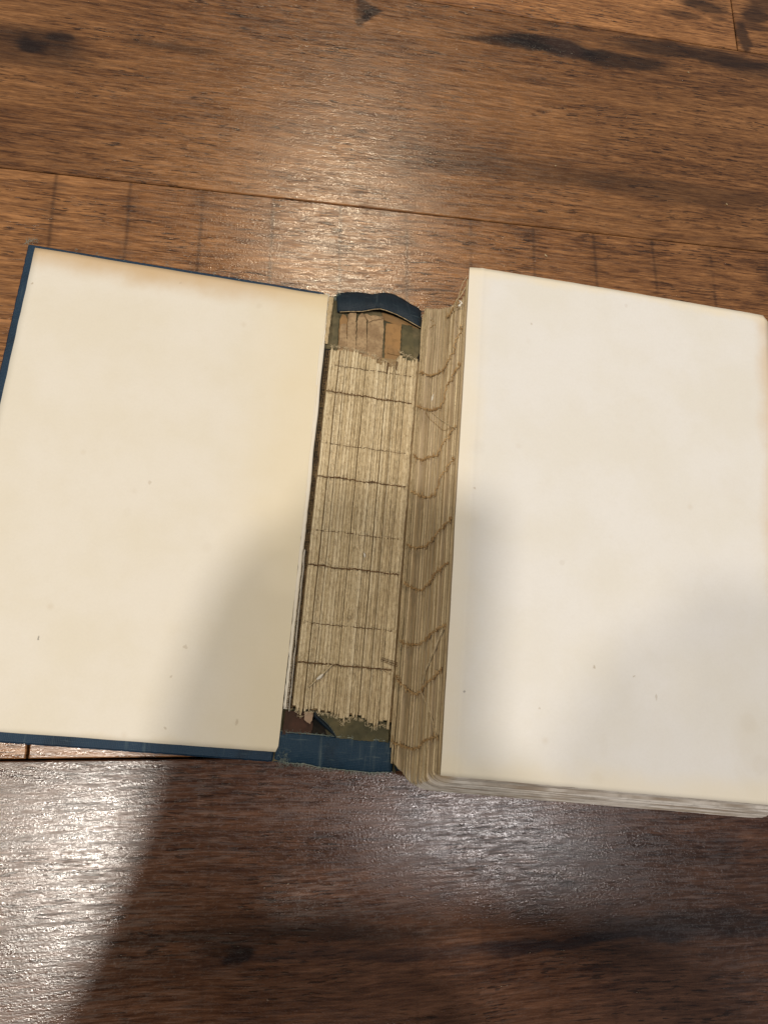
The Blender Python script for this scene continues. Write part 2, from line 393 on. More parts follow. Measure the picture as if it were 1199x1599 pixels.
def cloth(name, base, worn, wearlvl=0.62, seed=0.0):
    k = NT(name); P = k.pos()
    wx = k.n('ShaderNodeTexWave'); wx.wave_type = 'BANDS'; wx.bands_direction = 'X'; wx.inputs['Scale'].default_value = 420; wx.inputs['Distortion'].default_value = 1.5; wx.inputs['Detail'].default_value = 2; k.l(P, wx.inputs['Vector'])
    wy = k.n('ShaderNodeTexWave'); wy.wave_type = 'BANDS'; wy.bands_direction = 'Y'; wy.inputs['Scale'].default_value = 420; wy.inputs['Distortion'].default_value = 1.5; wy.inputs['Detail'].default_value = 2; k.l(P, wy.inputs['Vector'])
    wv = k.math('MULTIPLY', wx.outputs['Fac'], wy.outputs['Fac'])
    big = k.noise(k.mapping(P, loc=(seed, 0, 0), scale=(60, 35, 40)), 1, 5, 0.65)
    scr = k.noise(k.mapping(P, loc=(0, seed, 0), scale=(120, 900, 100)), 1, 3, 0.6)
    vlin = k.noise(k.mapping(P, loc=(seed, 4, 0), scale=(260, 22, 30)), 1, 4, 0.6)
    col = k.mix(k.math('MULTIPLY', wv, 0.35), base, tuple(min(1, x*1.9+0.004) for x in base))
    col = k.mix(k.math('MULTIPLY', k.rng(big, 0.46, 0.70), 0.60), col, tuple(x*0.35 for x in base))
    col = k.mix(k.math('MULTIPLY', k.rng(scr, wearlvl, 0.80), 0.45), col, worn)
    col = k.mix(k.math('MULTIPLY', k.rng(vlin, wearlvl-0.02, 0.80), 0.65), col, worn)
    nb = k.bump(k.math('ADD', wv, k.math('MULTIPLY', scr, 0.6)), 0.5, 0.0003)
    return k.out(col, 0.55, nb, 0.3)
M_blue = cloth('navy_book_cloth', (0.009, 0.030, 0.060), (0.08, 0.12, 0.14))
M_blue2 = cloth('darker_navy_spine_cloth', (0.008, 0.017, 0.027), (0.08, 0.11, 0.12), 0.60, 3.0)  # darker navy for the head loop, torn flap and back board
M_blue3 = cloth('bright_navy_spine_cloth', (0.009, 0.032, 0.060), (0.16, 0.20, 0.19), 0.57, 6.0)
def simple(name, a, b, scale=300, rough=0.8, stretch=(1, 1, 1), bd=0.0004):
    k = NT(name); P = k.mapping(k.pos(), scale=stretch)
    n1 = k.noise(P, scale, 4, 0.6); n2 = k.noise(P, scale*0.2, 3, 0.6)
    col = k.mix(k.rng(n2, 0.35, 0.65), a, b)
    col = k.mix(k.math('MULTIPLY', k.rng(n1, 0.45, 0.75), 0.5), col, tuple(x*0.5 for x in b))
    return k.out(col, rough, k.bump(n1, 0.6, bd), 0.2)
M_kraft = simple('tan_kraft_lining', (0.40, 0.275, 0.155), (0.27, 0.175, 0.095), 800)
M_orange = simple('orange_stained_lining', (0.33, 0.185, 0.075), (0.26, 0.155, 0.07), 300)
M_olive = simple('olive_glue_stained_cloth', (0.14, 0.115, 0.058), (0.075, 0.068, 0.038), 260)
M_green = simple('green_grey_cloth_back', (0.15, 0.12, 0.065), (0.085, 0.075, 0.042), 320)
M_redbr = simple('red_brown_lining', (0.085, 0.040, 0.028), (0.055, 0.030, 0.020), 380)
M_mull = simple('brown_gauze', (0.20, 0.13, 0.06), (0.11, 0.07, 0.035), 900)
M_bed = simple('brown_lining_paper', (0.30, 0.205, 0.105), (0.22, 0.145, 0.07), 700)
M_black = simple('black_gap_shade', (0.020, 0.015, 0.010), (0.012, 0.010, 0.008), 500)  # flat black put in as the shade down in the gaps
M_thread = simple('brown_sewing_thread', (0.58, 0.39, 0.19), (0.34, 0.20, 0.085), 1200)
M_tstitch = simple('dark_glued_thread', (0.17, 0.095, 0.042), (0.10, 0.055, 0.024), 1500)
M_tpale = simple('pale_linen_thread', (0.62, 0.50, 0.32), (0.50, 0.38, 0.22), 1200)
M_tdark = simple('dark_stitch_groove', (0.15, 0.085, 0.04), (0.10, 0.055, 0.025), 900)
M_fray = simple('frayed_cloth_fibre', (0.30, 0.33, 0.28), (0.16, 0.20, 0.18), 1200)

# ------------------------------------------------------------------ the book
book = empty('book', (0.045, 0.096, 0))
book['label'] = 'old navy cloth book lying open on the floor, its broken spine and sewing threads bare'
book['category'] = 'book'
# --- front board, opened flat at the left
BT = 0.0028
def rect(x0, y0, x1, y1, r=0.0, k=5):
    if not r: return [(x0, y0), (x1, y0), (x1, y1), (x0, y1)]
    o = []
    for (cx, cy, a) in ((x1-r, y0+r, -90), (x1-r, y1-r, 0), (x0+r, y1-r, 90), (x0+r, y0+r, 180)):
        for i in range(k+1):
            t = math.radians(a + 90*i/k); o.append((cx+r*math.cos(t), cy+r*math.sin(t)))
    return o
fb = slab('front_board', rect(-0.1352, -0.0243, 0.0160, 0.2166, 0.0012), 0.0002, BT, M_blue, book, bevel=0.0007, rag=0.00025, step=0.0012)
def paste_z(x, y):                     # lies flat, slightly raised over the turned-in cloth and toward the joint
    e = max(0.0, (x - 0.006)/0.012)
    return 0.00045*min(1, e)**2 + 0.00012*nz(x*30, y*30)
tl = pxy(51, 383, BT+.0004); trr = pxy(520, 461, BT+.0006); br = pxy(431, 1176, BT+.0006)
ol = [( -0.1013-0.0300, -0.0196), (br[0]-0.0012, br[1]), (br[0], br[1]+0.0015), (trr[0], 0.150), (trr[0]+0.0002, trr[1]), (trr[0]-0.0020, trr[1]+.0010), (tl[0], tl[1])]
# pastedown built as a closed grid sheet so that it can ride over the joint
def paste_pt(u, v):
    yb = -0.0198 + 0.0002*nz(u*9, 1); yt = 0.2146 + 0.0003*nz(u*7, 5)
    y = yb + (yt-yb)*v
    xl = -0.1314 + 0.0002*nz(v*25, 2); xr = 0.0178 + 0.0005*nz(v*9, 7) + 0.0010*max(0, v-0.8) - (0.0009 if v < 0.01 else 0)
    uu = 1-(1-u)**1.6
    x = xl + (xr-xl)*uu
    z = BT + 0.00035 + paste_z(x, y)
    if v > 0.93 and uu > 0.97: z += 0.0004
    return (x, y, z)
pd = grid_sheet('pastedown', paste_pt, 60, 90, 0.00028, M_paste, fb)
pd['label'] = 'cream endpaper pasted inside the open cover, browned along its head'
# endpaper stub torn along the joint (the pale strip right of the pastedown)
def strip(name, pa, pb, w0, w1, z, mat, parent, th=0.0003, tilt=0.0, wob=0.0006, n=90, seed=0, zwob=0.0004):
    A = Vector(pa); B = Vector(pb)
    def f(u, v):
        p = A.lerp(B, v); d = (B-A).normalized(); s = Vector((d.y, -d.x, 0))
        wv = (w0+(w1-w0)*v)*(1+0.25*nz(v*14, seed, 1)) + wob*0.8*nz(v*60, seed, 4)
        x = p + s*(u*wv) + s*(wob*nz(v*11, seed, 9))
        x.z = z + tilt*u + zwob*nz(v*8, seed, 3) + zwob*0.4*nz(v*50, seed+u*2, 5)
        return x
    return grid_sheet(name, f, 3, n, th, mat, parent)
hs1 = strip('hinge_stub', (0.0203, -0.0005, 0), (0.0188, 0.2155, 0), -0.0020, -0.0024, 0.0034, M_page, fb, tilt=0.0002, seed=2)
hs1['label'] = 'pale torn endpaper stub along the cover joint'
strip('hinge_stub', (0.0212, -0.0015, 0), (0.0205, 0.075, 0), -0.0005, -0.0007, 0.0048, M_page, fb, tilt=0.0010, seed=5, wob=.0003)
strip('hinge_stub', (0.0205, 0.186, 0), (0.0212, 0.2135, 0), -0.0016, -0.0028, 0.0040, M_stub, fb, tilt=0.0001, seed=6, wob=.0003)

# --- spine strip
spine = slab('spine_cover', [(0.0150, -0.0240), (0.0400, -0.0244), (0.0560, -0.0250), (0.0735, -0.0250), (0.0735, 0.2085), (0.0660, 0.2098), (0.0520, 0.2150), (0.0400, 0.2170), (0.0230, 0.2165), (0.0150, 0.2120)],
             0.0003, 0.0014, M_green, book, rag=0.0005, step=0.001)
spine['label'] = 'inside of the navy cloth spine, stained green and tan'
def pslab(name, pix, z, th, mat, parent=spine, rag=0.0004, step=0.0009, bevel=0.0):
    return slab(name, [pxy(x, y, z) for (x, y) in pix], z-th, z, mat, parent, rag=rag, step=step, bevel=bevel)
# head turn-in: a loose loop of blue cloth that bows upward
def topcap(u, v):
    ax = [(526, 459, 527, 488), (545, 456, 547, 487), (565, 457, 566, 487), (583, 460, 585, 483.5), (592, 458, 594, 483), (602, 457, 602, 485), (616, 460, 618, 491), (628, 466, 630, 497), (640, 474, 644, 505), (652, 480, 656, 512), (658, 486, 659, 513)]
    t = u*(len(ax)-1); i = min(int(t), len(ax)-2); f = t-i
    a = [p+(q-p)*f for p, q in zip(ax[i], ax[i+1])]
    z0 = 0.0025; lift = 0.0045*math.sin(math.pi*u)**0.8 + 0.0008*math.sin(u*17)
    zt = z0 + 0.4*lift; zb = z0 + 0.0008 + lift
    z = zt + (zb-zt)*v + 0.0022*math.sin(math.pi*v)
    px = a[0]+(a[2]-a[0])*v; py = a[1]+(a[3]-a[1])*v
    p = un(px + 0.6*nz(u*30, v*3, 2), py + (0.9*nz(u*34, 3) if v < 0.01 else 0), z)
    return p
tc = grid_sheet('head_turn_in', topcap, 60, 10, 0.0005, M_blue2, spine)
tc['label'] = 'dark navy cloth loop folded in at the head of the spine'
def edge_cord(name, fn, r, mat, parent, n=80, u0=0, u1=1, seed=0):
    V = []; Fc = []
    pts = [Vector(fn(u0+(u1-u0)*i/n)) + Vector((0, 0, 0.0001)) for i in range(n+1)]
    rs = [r*(0.8+0.5*nz(i*0.6, seed)) for i in range(n+1)]
    tube_geo(V, Fc, pts, rs, 5)
    return mesh_obj(name, V, Fc, mat, parent, smooth=True)
edge_cord('cut_cloth_edge', lambda u: topcap(u, 1.0), 0.00022, M_stub, spine, u0=0.02, u1=0.99)
# tail turn-in: blue band folded in, wrinkled and worn
def botcap(u, v):
    top = [(437, 1141), (450, 1144), (480, 1146), (520, 1150), (560, 1154), (590, 1156), (612, 1158)]
    bot = [(428, 1190), (450, 1192), (476, 1193), (500, 1199), (540, 1203), (580, 1207), (613, 1206)]
    t = u*(len(top)-1); i = min(int(t), len(top)-2); f = t-i
    a = [p+(q-p)*f for p, q in zip(top[i], top[i+1])]; b = [p+(q-p)*f for p, q in zip(bot[i], bot[i+1])]
    z = 0.0036 + 0.0005*nz(u*14, v*1.2, 1) - 0.0022*abs(v-0.40)**2.2*3 + 0.0003*nz(u*50, v*7, 4)
    if u < 0.15: z -= 0.0006*(0.15-u)/0.15
    return un(a[0]+(b[0]-a[0])*v + 0.5*nz(v*9, u*30), a[1]+(b[1]-a[1])*v + (1.1*nz(u*48, 7) if v > 0.99 else 0) + (0.8*nz(u*40, 17) if v < 0.01 else 0), z)
bc = grid_sheet('tail_turn_in', botcap, 90, 14, 0.0006, M_blue3, spine)
bc['label'] = 'bright navy cloth band folded in at the tail of the spine'
edge_cord('cut_cloth_edge', lambda u: botcap(u, 0.0), 0.00020, M_fray, spine, u0=0.02, u1=0.97, seed=3)
edge_cord('cut_cloth_edge', lambda u: botcap(u, 1.0), 0.00020, M_fray, spine, u0=0.12, u1=0.97, seed=6)
# whitish wear lines on the band
def fibres(name, centres, n, ln, r, mat, parent, z=0.004, spread=0.002, rnd=None, dirv=None):
    rr = random.Random(rnd or 3); V = []; Fc = []
    for i in range(n):
        c = Vector(rr.choice(centres)) + Vector((rr.gauss(0, spread), rr.gauss(0, spread), 0))
        a = rr.uniform(0, 2*math.pi) if dirv is None else dirv + rr.gauss(0, 0.5)
        L = ln*rr.uniform(0.4, 1.3); q = []
        for k2 in range(5):
            q.append(c + Vector((math.cos(a), math.sin(a), 0))*L*k2/4 + Vector((0, 0, rr.uniform(0, 0.0004))))
            a += rr.gauss(0, 0.45)
        tube_geo(V, Fc, q, r, 3, cap=False)
    o = mesh_obj(name, V, Fc, mat, parent); o['kind'] = 'stuff'; return o
def P3(px, py, z): return un(px, py, z)
fibres('frayed_fibres', [P3(436, 1180, .0032), P3(441, 1188, .0028), P3(446, 1180, .0032), P3(437, 1192, .0022), P3(448, 1190, .0028)], 90, 0.0011, 0.00005, M_fray, spine, spread=0.0009)
fibres('frayed_fibres', [Vector(botcap(i/40, 1.0)) for i in range(5, 40)], 150, 0.0014, 0.00006, M_fray, spine, spread=0.0003, rnd=5, dirv=-1.6)
fibres('frayed_fibres', [Vector(botcap(i/40, 0.0)) for i in range(2, 40)], 90, 0.0011, 0.00006, M_fray, spine, spread=0.0003, rnd=6, dirv=1.6)
fibres('frayed_fibres', [Vector(topcap(i/40, 0.0)) for i in range(1, 38)], 70, 0.0010, 0.00006, M_fray, spine, spread=0.0003, rnd=8, dirv=1.6)
fibres('frayed_fibres', [un(527, 463, .0035), un(523, 468, .003), un(519, 466, .003), un(528, 459, .0035)], 60, 0.0014, 0.00006, M_fray, spine, spread=0.0007, rnd=9)
fibres('frayed_fibres', [un(48, 377, .003), un(54, 376, .003), un(60, 378, .003), un(44, 379, .003)], 40, 0.0016, 0.00006, M_fray, fb, spread=0.0005, rnd=10)
fibres('frayed_fibres', [un(118+i*36, 392+i*6.0, .0028) for i in range(11)], 60, 0.0010, 0.00005, M_fray, fb, spread=0.0006, rnd=11, dirv=0.4)
# linings at the head
pslab('lining_strip', [(528, 552), (531, 499), (535, 491), (541, 493), (543, 500), (541, 552)], 0.0026, 0.0007, M_orange)
pslab('lining_strip', [(529, 555), (532, 507), (541, 506), (543, 555)], 0.0032, 0.0007, M_kraft)
pslab('lining_strip', [(541.5, 556), (544, 492), (548, 487), (557, 488), (556, 556)], 0.0036, 0.0009, M_kraft)
pslab('lining_strip', [(556.5, 560), (559, 497), (565, 489), (573, 494), (573, 560)], 0.0034, 0.0009, M_kraft)
pslab('lining_strip', [(573, 562), (575, 494), (586, 493), (599, 496), (599.5, 520), (596, 562)], 0.0035, 0.0009, M_kraft)
pslab('lining_strip', [(576, 503), (570, 491), (572, 490), (584, 496), (598, 494), (598, 498), (585, 500)], 0.0044, 0.0004, M_kraft)
pslab('lining_strip', [(600, 575), (603, 505), (627, 508), (624, 575)], 0.0024, 0.0008, M_orange)
pslab('lining_strip', [(606, 552), (607, 543), (624, 545), (623, 556)], 0.0030, 0.0005, M_orange, rag=0.0006)
pslab('lining_strip', [(627, 575), (628, 507), (644, 509), (647, 545), (644, 575)], 0.0022, 0.0006, M_olive)
pslab('lining_strip', [(517, 548), (521, 492), (530, 492), (527, 548)], 0.0022, 0.0006, M_green)
pslab('lining_strip', [(641, 560), (645, 512), (657, 515), (656, 560)], 0.0020, 0.0004, M_green)
pslab('lining_strip', [(600, 500), (596, 486), (655, 512), (655, 522), (630, 512)], 0.0019, 0.0004, M_orange)
# linings at the tail
pslab('lining_strip', [(441, 1148), (447, 1110), (487, 1113), (489, 1135), (486, 1150)], 0.0028, 0.0009, M_redbr)
pslab('lining_strip', [(480, 1152), (478, 1112), (500, 1112), (512, 1153)], 0.0018, 0.0003, M_black)
pslab('lining_strip', [(496, 1113), (560, 1117), (608, 1125), (607, 1160), (527, 1154), (510, 1140), (500, 1128)], 0.0030, 0.0008, M_olive)
def curl(u, v):            # black curled flap of cloth at the tail
    px = 491 + 34*u + 5*v*math.sin(u*3.1); py = 1121 + 31*u**0.9 - 9*v*(1-u*0.8)
    return un(px, py, 0.0032 + 0.0040*math.sin(math.pi*min(1, v*0.9+0.05))*(1-0.7*u))
cf_ = grid_sheet('torn_flap', curl, 20, 8, 0.0004, M_blue2, spine); cf_['label'] = 'torn curled flap of dark cloth near the tail'
edge_cord('cut_cloth_edge', lambda u: curl(u, 1.0), 0.00014, M_fray, spine, n=30, seed=9)
pslab('torn_tab', [(476, 1112), (490, 1112), (488, 1125), (485, 1131), (480, 1128), (475, 1124)], 0.0046, 0.0005, simple('pinkish_paper_tab', (0.42, 0.29, 0.205), (0.36, 0.25, 0.17), 500))

# --- ridged paper lining that keeps the print of the sections
ROWS = [(0.1745, 0), (0.1592, 1), (0.1312, 0), (0.1134, 1), (0.0857, 0), (0.0680, 1), (0.0400, 0), (0.0214, 1)]
NR = 31
X0, X1 = 0.0224, 0.0672
def head_y(x):     # ragged upper ends, from left to right
    t = (x-X0)/(X1-X0)
    pts = [(0, .1845), (.2, .1850), (.42, .1838), (.52, .1830), (.60, .1800), (.66, .1815), (.76, .1785), (.82, .1875), (.9, .1855), (1, .1845)]
    for i in range(len(pts)-1):
        if pts[i][0] <= t <= pts[i+1][0]:
            f = (t-pts[i][0])/(pts[i+1][0]-pts[i][0]); return pts[i][1]+(pts[i+1][1]-pts[i][1])*f
    return pts[-1][1]
def tail_y(x):
    t = (x-X0)/(X1-X0)
    pts = [(0, .0000), (.05, -.001), (.10, -.0035), (.17, -.0010), (.22, -.0006), (.35, -.0012), (.48, -.0022), (.53, -.0058), (.56, -.0040), (.62, -.0018), (.72, -.0025), (.80, -.0050), (.86, -.0062), (.92, -.0045), (1, -.0040)]
    for i in range(len(pts)-1):
        if pts[i][0] <= t <= pts[i+1][0]:
            f = (t-pts[i][0])/(pts[i+1][0]-pts[i][0]); return pts[i][1]+(pts[i+1][1]-pts[i][1])*f
    return pts[-1][1]
rr = random.Random(12)
wds = [rr.uniform(0.6, 1.6) for _ in range(NR)]
gaps = {2: .00050, 5: .00025, 12: .00030, 17: .00025, 20: .00035, 23: .00030, 27: .0003}
tot = sum(wds); free = (X1-X0) - sum(gaps.values())
def dist_stations(y0, y1, rows, step):
    ys = set(); n = int((y1-y0)/step)
    for i in range(n+1): ys.add(round(y0+(y1-y0)*i/n, 6))
    for r in rows:
        for d in (-.0013, -.0008, -.0004, 0, .0004, .0008, .0013): ys.add(round(r+d, 6))
    return sorted(y for y in ys if y0 <= y <= y1)
x = X0
for i in range(NR):
    wd = wds[i]/tot*free
    xc = x + wd/2
    yh = head_y(xc) + rr.gauss(0, .0003); yt = tail_y(xc) + rr.gauss(0, .00022)
    hz = rr.uniform(0.0006, 0.0012); zb = 0.0040 + rr.uniform(-.0002, .0002)
    rj = [(r + rr.gauss(0, .00025), s) for r, s in ROWS]
    ys = dist_stations(yt, yh, [r for r, s in rj], 0.0017)
    V = []; Fc = []
    angs = [math.pi*(k2/6) for k2 in range(7)]
    for y in ys:
        dip = 0; nar = 0
        for r, s in rj:
            g = math.exp(-((y-r)/(0.00065 if s else 0.0005))**2); dip = max(dip, g*(1.0 if s else 0.7))
        e = min((y-yt), (yh-y))/(0.0016+0.0006*(i % 3))
        endf = math.sqrt(max(0.0, min(1, e))) if e < 1 else 1
        hw = wd/2*(1.07 + 0.06*nz(y*300, i) + 0.11*nz(y*28, i*1.7, 6)) * (1-0.16*dip) * (0.30+0.70*endf)
        hh = hz*(1-0.85*dip)*(0.3+0.7*endf)*(1+0.18*nz(y*180, i, 3))
        cx = xc + 0.00028*nz(y*45, i*0.13, 1) + 0.00012*nz(y*260, i, 1)
        V.append((cx-hw, y, zb-0.0014))
        for a in angs: V.append((cx - math.cos(a)*hw, y, zb + (math.sin(a)**0.7)*hh*(1-0.30*math.exp(-((a-1.57)/.35)**2)*(i % 3 != 0)) + 0.00007*nz(y*900, a*3, i)))
        V.append((cx+hw, y, zb-0.0014))
    W = len(angs)+2
    for j in range(len(ys)-1):
        for k2 in range(W):
            a = j*W+k2; b = j*W+(k2+1) % W
            Fc.append((a, b, b+W, a+W))
    Fc.append(tuple(range(W))); Fc.append(tuple((len(ys)-1)*W+q for q in range(W)))
    mesh_obj('lining_ridge', V, Fc, M_ridge, spine, smooth=False)
    x += wd + gaps.get(i, 0.00005)
bed = slab('lining_bed', [(X0-.0006, .001), (X1+.003, -.003), (X1+.0035, .184), (X0-.0006, .183)], 0.0015, 0.0030, M_bed, spine, rag=.0008)
ends = [Vector((X0+(X1-X0)*i/60, head_y(X0+(X1-X0)*i/60)-.0004, .0046)) for i in range(61)]
fibres('torn_paper_fibres', ends, 170, .0016, .00007, M_ridge, spine, spread=.0002, rnd=41, dirv=1.57)
ends = [Vector((X0+(X1-X0)*i/60, tail_y(X0+(X1-X0)*i/60)+.0004, .0046)) for i in range(61)]
fibres('torn_paper_fibres', ends, 170, .0015, .00007, M_ridge, spine, spread=.0002, rnd=42, dirv=-1.57)
allp = [Vector((rr.uniform(X0, X1), rr.uniform(0, .18), .0050)) for _ in range(700)]
fibres('torn_paper_fibres', allp, 650, .0016, .00006, M_tpale, spine, spread=.0002, rnd=43, dirv=1.57)
# dark stitch grooves with their broken thread
for r, s in ROWS:
    V = []; Fc = []
    N = 150 if s else 110; pts = []
    xa, xb = (X0+.0002, X1+.0002) if s else (X0+.002, X1-.001)
    for i in range(N+1):
        xx = xa + (xb-xa)*i/N
        pts.append(Vector((xx, r + 0.0006*nz(xx*500, r*50) + 0.0005*nz(xx*120, r*90), 0.0040 + (0.0006 if s else .0004) + 0.0003*nz(xx*900, r*70, 2))))
    rad = [(0.00034 if s else 0.00016)*(0.75+0.7*nz(q.x*1500, r*40, 5)) for q in pts]
    tube_geo(V, Fc, pts, [abs(a)+.00005 for a in rad], 5)
    if s:     # stray ends
        g = random.Random(int(r*1e4))
        for _ in range(16):
            q = g.choice(pts); a = g.uniform(0, 6.28); L = g.uniform(.0006, .0018)
            tube_geo(V, Fc, [q, q+Vector((math.cos(a), math.sin(a), .25))*L*.5, q+Vector((math.cos(a+.5), math.sin(a+.5), .1))*L], .00012, 4)
    o = mesh_obj('stitch_thread', V, Fc, M_tstitch if s else M_tdark, spine)
# pieces of open black gauze on the ridges
def gauze(name, cx0, cy0, cx1, cy1, z, pitch, wid, r, mat, parent, seed=1, keep=0.85, zs=0.0002):
    g = random.Random(seed); V = []; Fc = []
    A = Vector((cx0, cy0, z)); B = Vector((cx1, cy1, z)); d = (B-A); L = d.length; d.normalize(); s = Vector((d.y, -d.x, 0))
    nl = max(2, int(round(wid/pitch)))
    for i in range(nl+1):
        off = (i/nl-0.5)*wid; pts = []
        n = max(2, int(L/0.0012))
        for j in range(n+1):
            pts.append(A + d*(L*j/n) + s*(off + 0.0003*nz(j*0.35, i, seed)) + Vector((0, 0, zs*nz(j*0.7, i*3, seed))))
        tube_geo(V, Fc, pts, r, 3, cap=False)
    m = int(L/pitch)
    for j in range(m+1):
        if g.random() > keep: continue
        c = A + d*(L*j/m); w1 = wid*0.5*g.uniform(0.5, 1.25); w2 = wid*0.5*g.uniform(0.5, 1.25)
        tube_geo(V, Fc, [c - s*w1, c + Vector((0, 0, zs*g.uniform(-1, 1))), c + s*w2 + d*g.uniform(-.0002, .0002)], r, 3, cap=False)
    o = mesh_obj(name, V, Fc, mat, parent); o['kind'] = 'stuff'; return o
slab('hinge_gap_shade', [(0.0180, 0.000), (0.0230, 0.000), (0.0228, 0.184), (0.0190, 0.184)], 0.0015, 0.0026, M_black, spine)  # black sheet below the gauze, painting the shade in the joint
gauze('gauze_strip', 0.0210, 0.000, 0.0215, 0.182, 0.0040, 0.00085, 0.0030, 0.00013, M_mull, spine, 3)
for (px, py, L) in ((606, 575, .006), (620, 572, .005)):
    a = un(px, py, .005)
    gauze('gauze_scrap', a.x, a.y+L/2, a.x-.0003, a.y-L/2, 0.0051, 0.0006, 0.0007, 0.00012, M_tstitch, spine, int(px), zs=.0001)
a = un(596, 1030, .005); gauze('gauze_scrap', a.x, a.y, a.x+.009, a.y-.0022, .0050, .0008, .0018, .00012, M_tstitch, spine, 77, zs=.0001)
# flecks and slivers of paper stuck on the ridges
def sliver(px0, py0, px1, py1, z, w, mat, parent, name='paper_sliver'):
    A = un(px0, py0, z); B = un(px1, py1, z+.0005); V = []; Fc = []
    n = 12; pts = [A.lerp(B, i/n) + Vector((0, 0, .0004*math.sin(i/n*3.14)))+Vector((.0002*nz(i*.5, px0), 0, 0)) for i in range(n+1)]
    tube_geo(V, Fc, pts, [w*(0.25+0.75*math.sin(math.pi*(0.12+0.8*i/n))) for i in range(n+1)], 5)
    return mesh_obj(name, V, Fc, mat, parent, smooth=True)
sliver(482, 1074, 520, 1038, .0055, .00045, M_tpale, spine)
sliver(495, 1062, 505, 1053, .0060, .0008, M_page, spine)
sliver(569, 864, 570, 871, .0055, .0005, M_page, spine)
sliver(545, 961, 546, 968, .0055, .0005, M_tpale, spine)
# right-hand hinge: upright strips of endpaper between lining and text block
strip('hinge_leaf', (0.0672, -0.006, 0), (0.0680, 0.1855, 0), 0.0014, 0.0012, 0.0040, M_ridge, spine, tilt=-0.0004, seed=11, wob=.0004)
slab('hinge_gap_shade', [(0.0668, -0.003), (0.0745, -0.006), (0.0742, 0.200), (0.0678, 0.184)], 0.0015, 0.0022, M_black, spine)  # black sheet standing in for the shade between lining and block

# --- back board, under the text block
bb = slab('back_board', rect(0.0730, -0.0243, 0.2480, 0.2175, 0.0012), 0.0002, 0.0028, M_blue2, book, bevel=0.0007, rag=0.0002, step=0.0015)

# --- text block
tb = empty('text_block', (0.12, 0.1, 0.003), None)
tb.parent = book; tb.location = Vector((0.12, 0.1, 0.003)) - Vector(book.location)
Z0, Z1 = 0.0031, 0.0416
def xs(t): return 0.0712 + 0.0142*t - 0.0008*math.sin(math.pi*t)
S_PTS = [(-.05, .0005), (0, 0), (.12, -.0022), (.25, -.0050), (.40, -.0076), (.50, -.0082), (.60, -.0078), (.70, -.0062), (.80, -.0040), (.90, -.0018), (1.0, 0), (1.05, 0)]
def interp(P, t):
    if t <= P[0][0]: return P[0][1]
    for i in range(len(P)-1):
        if P[i][0] <= t <= P[i+1][0]:
            f = (t-P[i][0])/(P[i+1][0]-P[i][0]); f = f*f*(3-2*f)*0.4 + f*0.6
            return P[i][1]+(P[i+1][1]-P[i][1])*f
    return P[-1][1]
def sh(t): return interp(S_PTS, t)
H_PTS = [(0, .2158), (.2, .2124), (.41, .2084), (.62, .2055), (.84, .2055), (.93, .212), (1.0, .2200)]
NS = 34
rg = random.Random(5)
offx = [rg.gauss(0, .0005) for _ in range(NS)]
def fold_x(t, y=0.1):
    i = max(0, min(NS-1, int(t*NS)))
    return xs(t) + offx[i]
TIGHT = set(range(NS)) - {2, 4, 7, 9, 12, 14, 17, 20, 22, 25, 27, 30, 32}       # here the sections have pulled apart
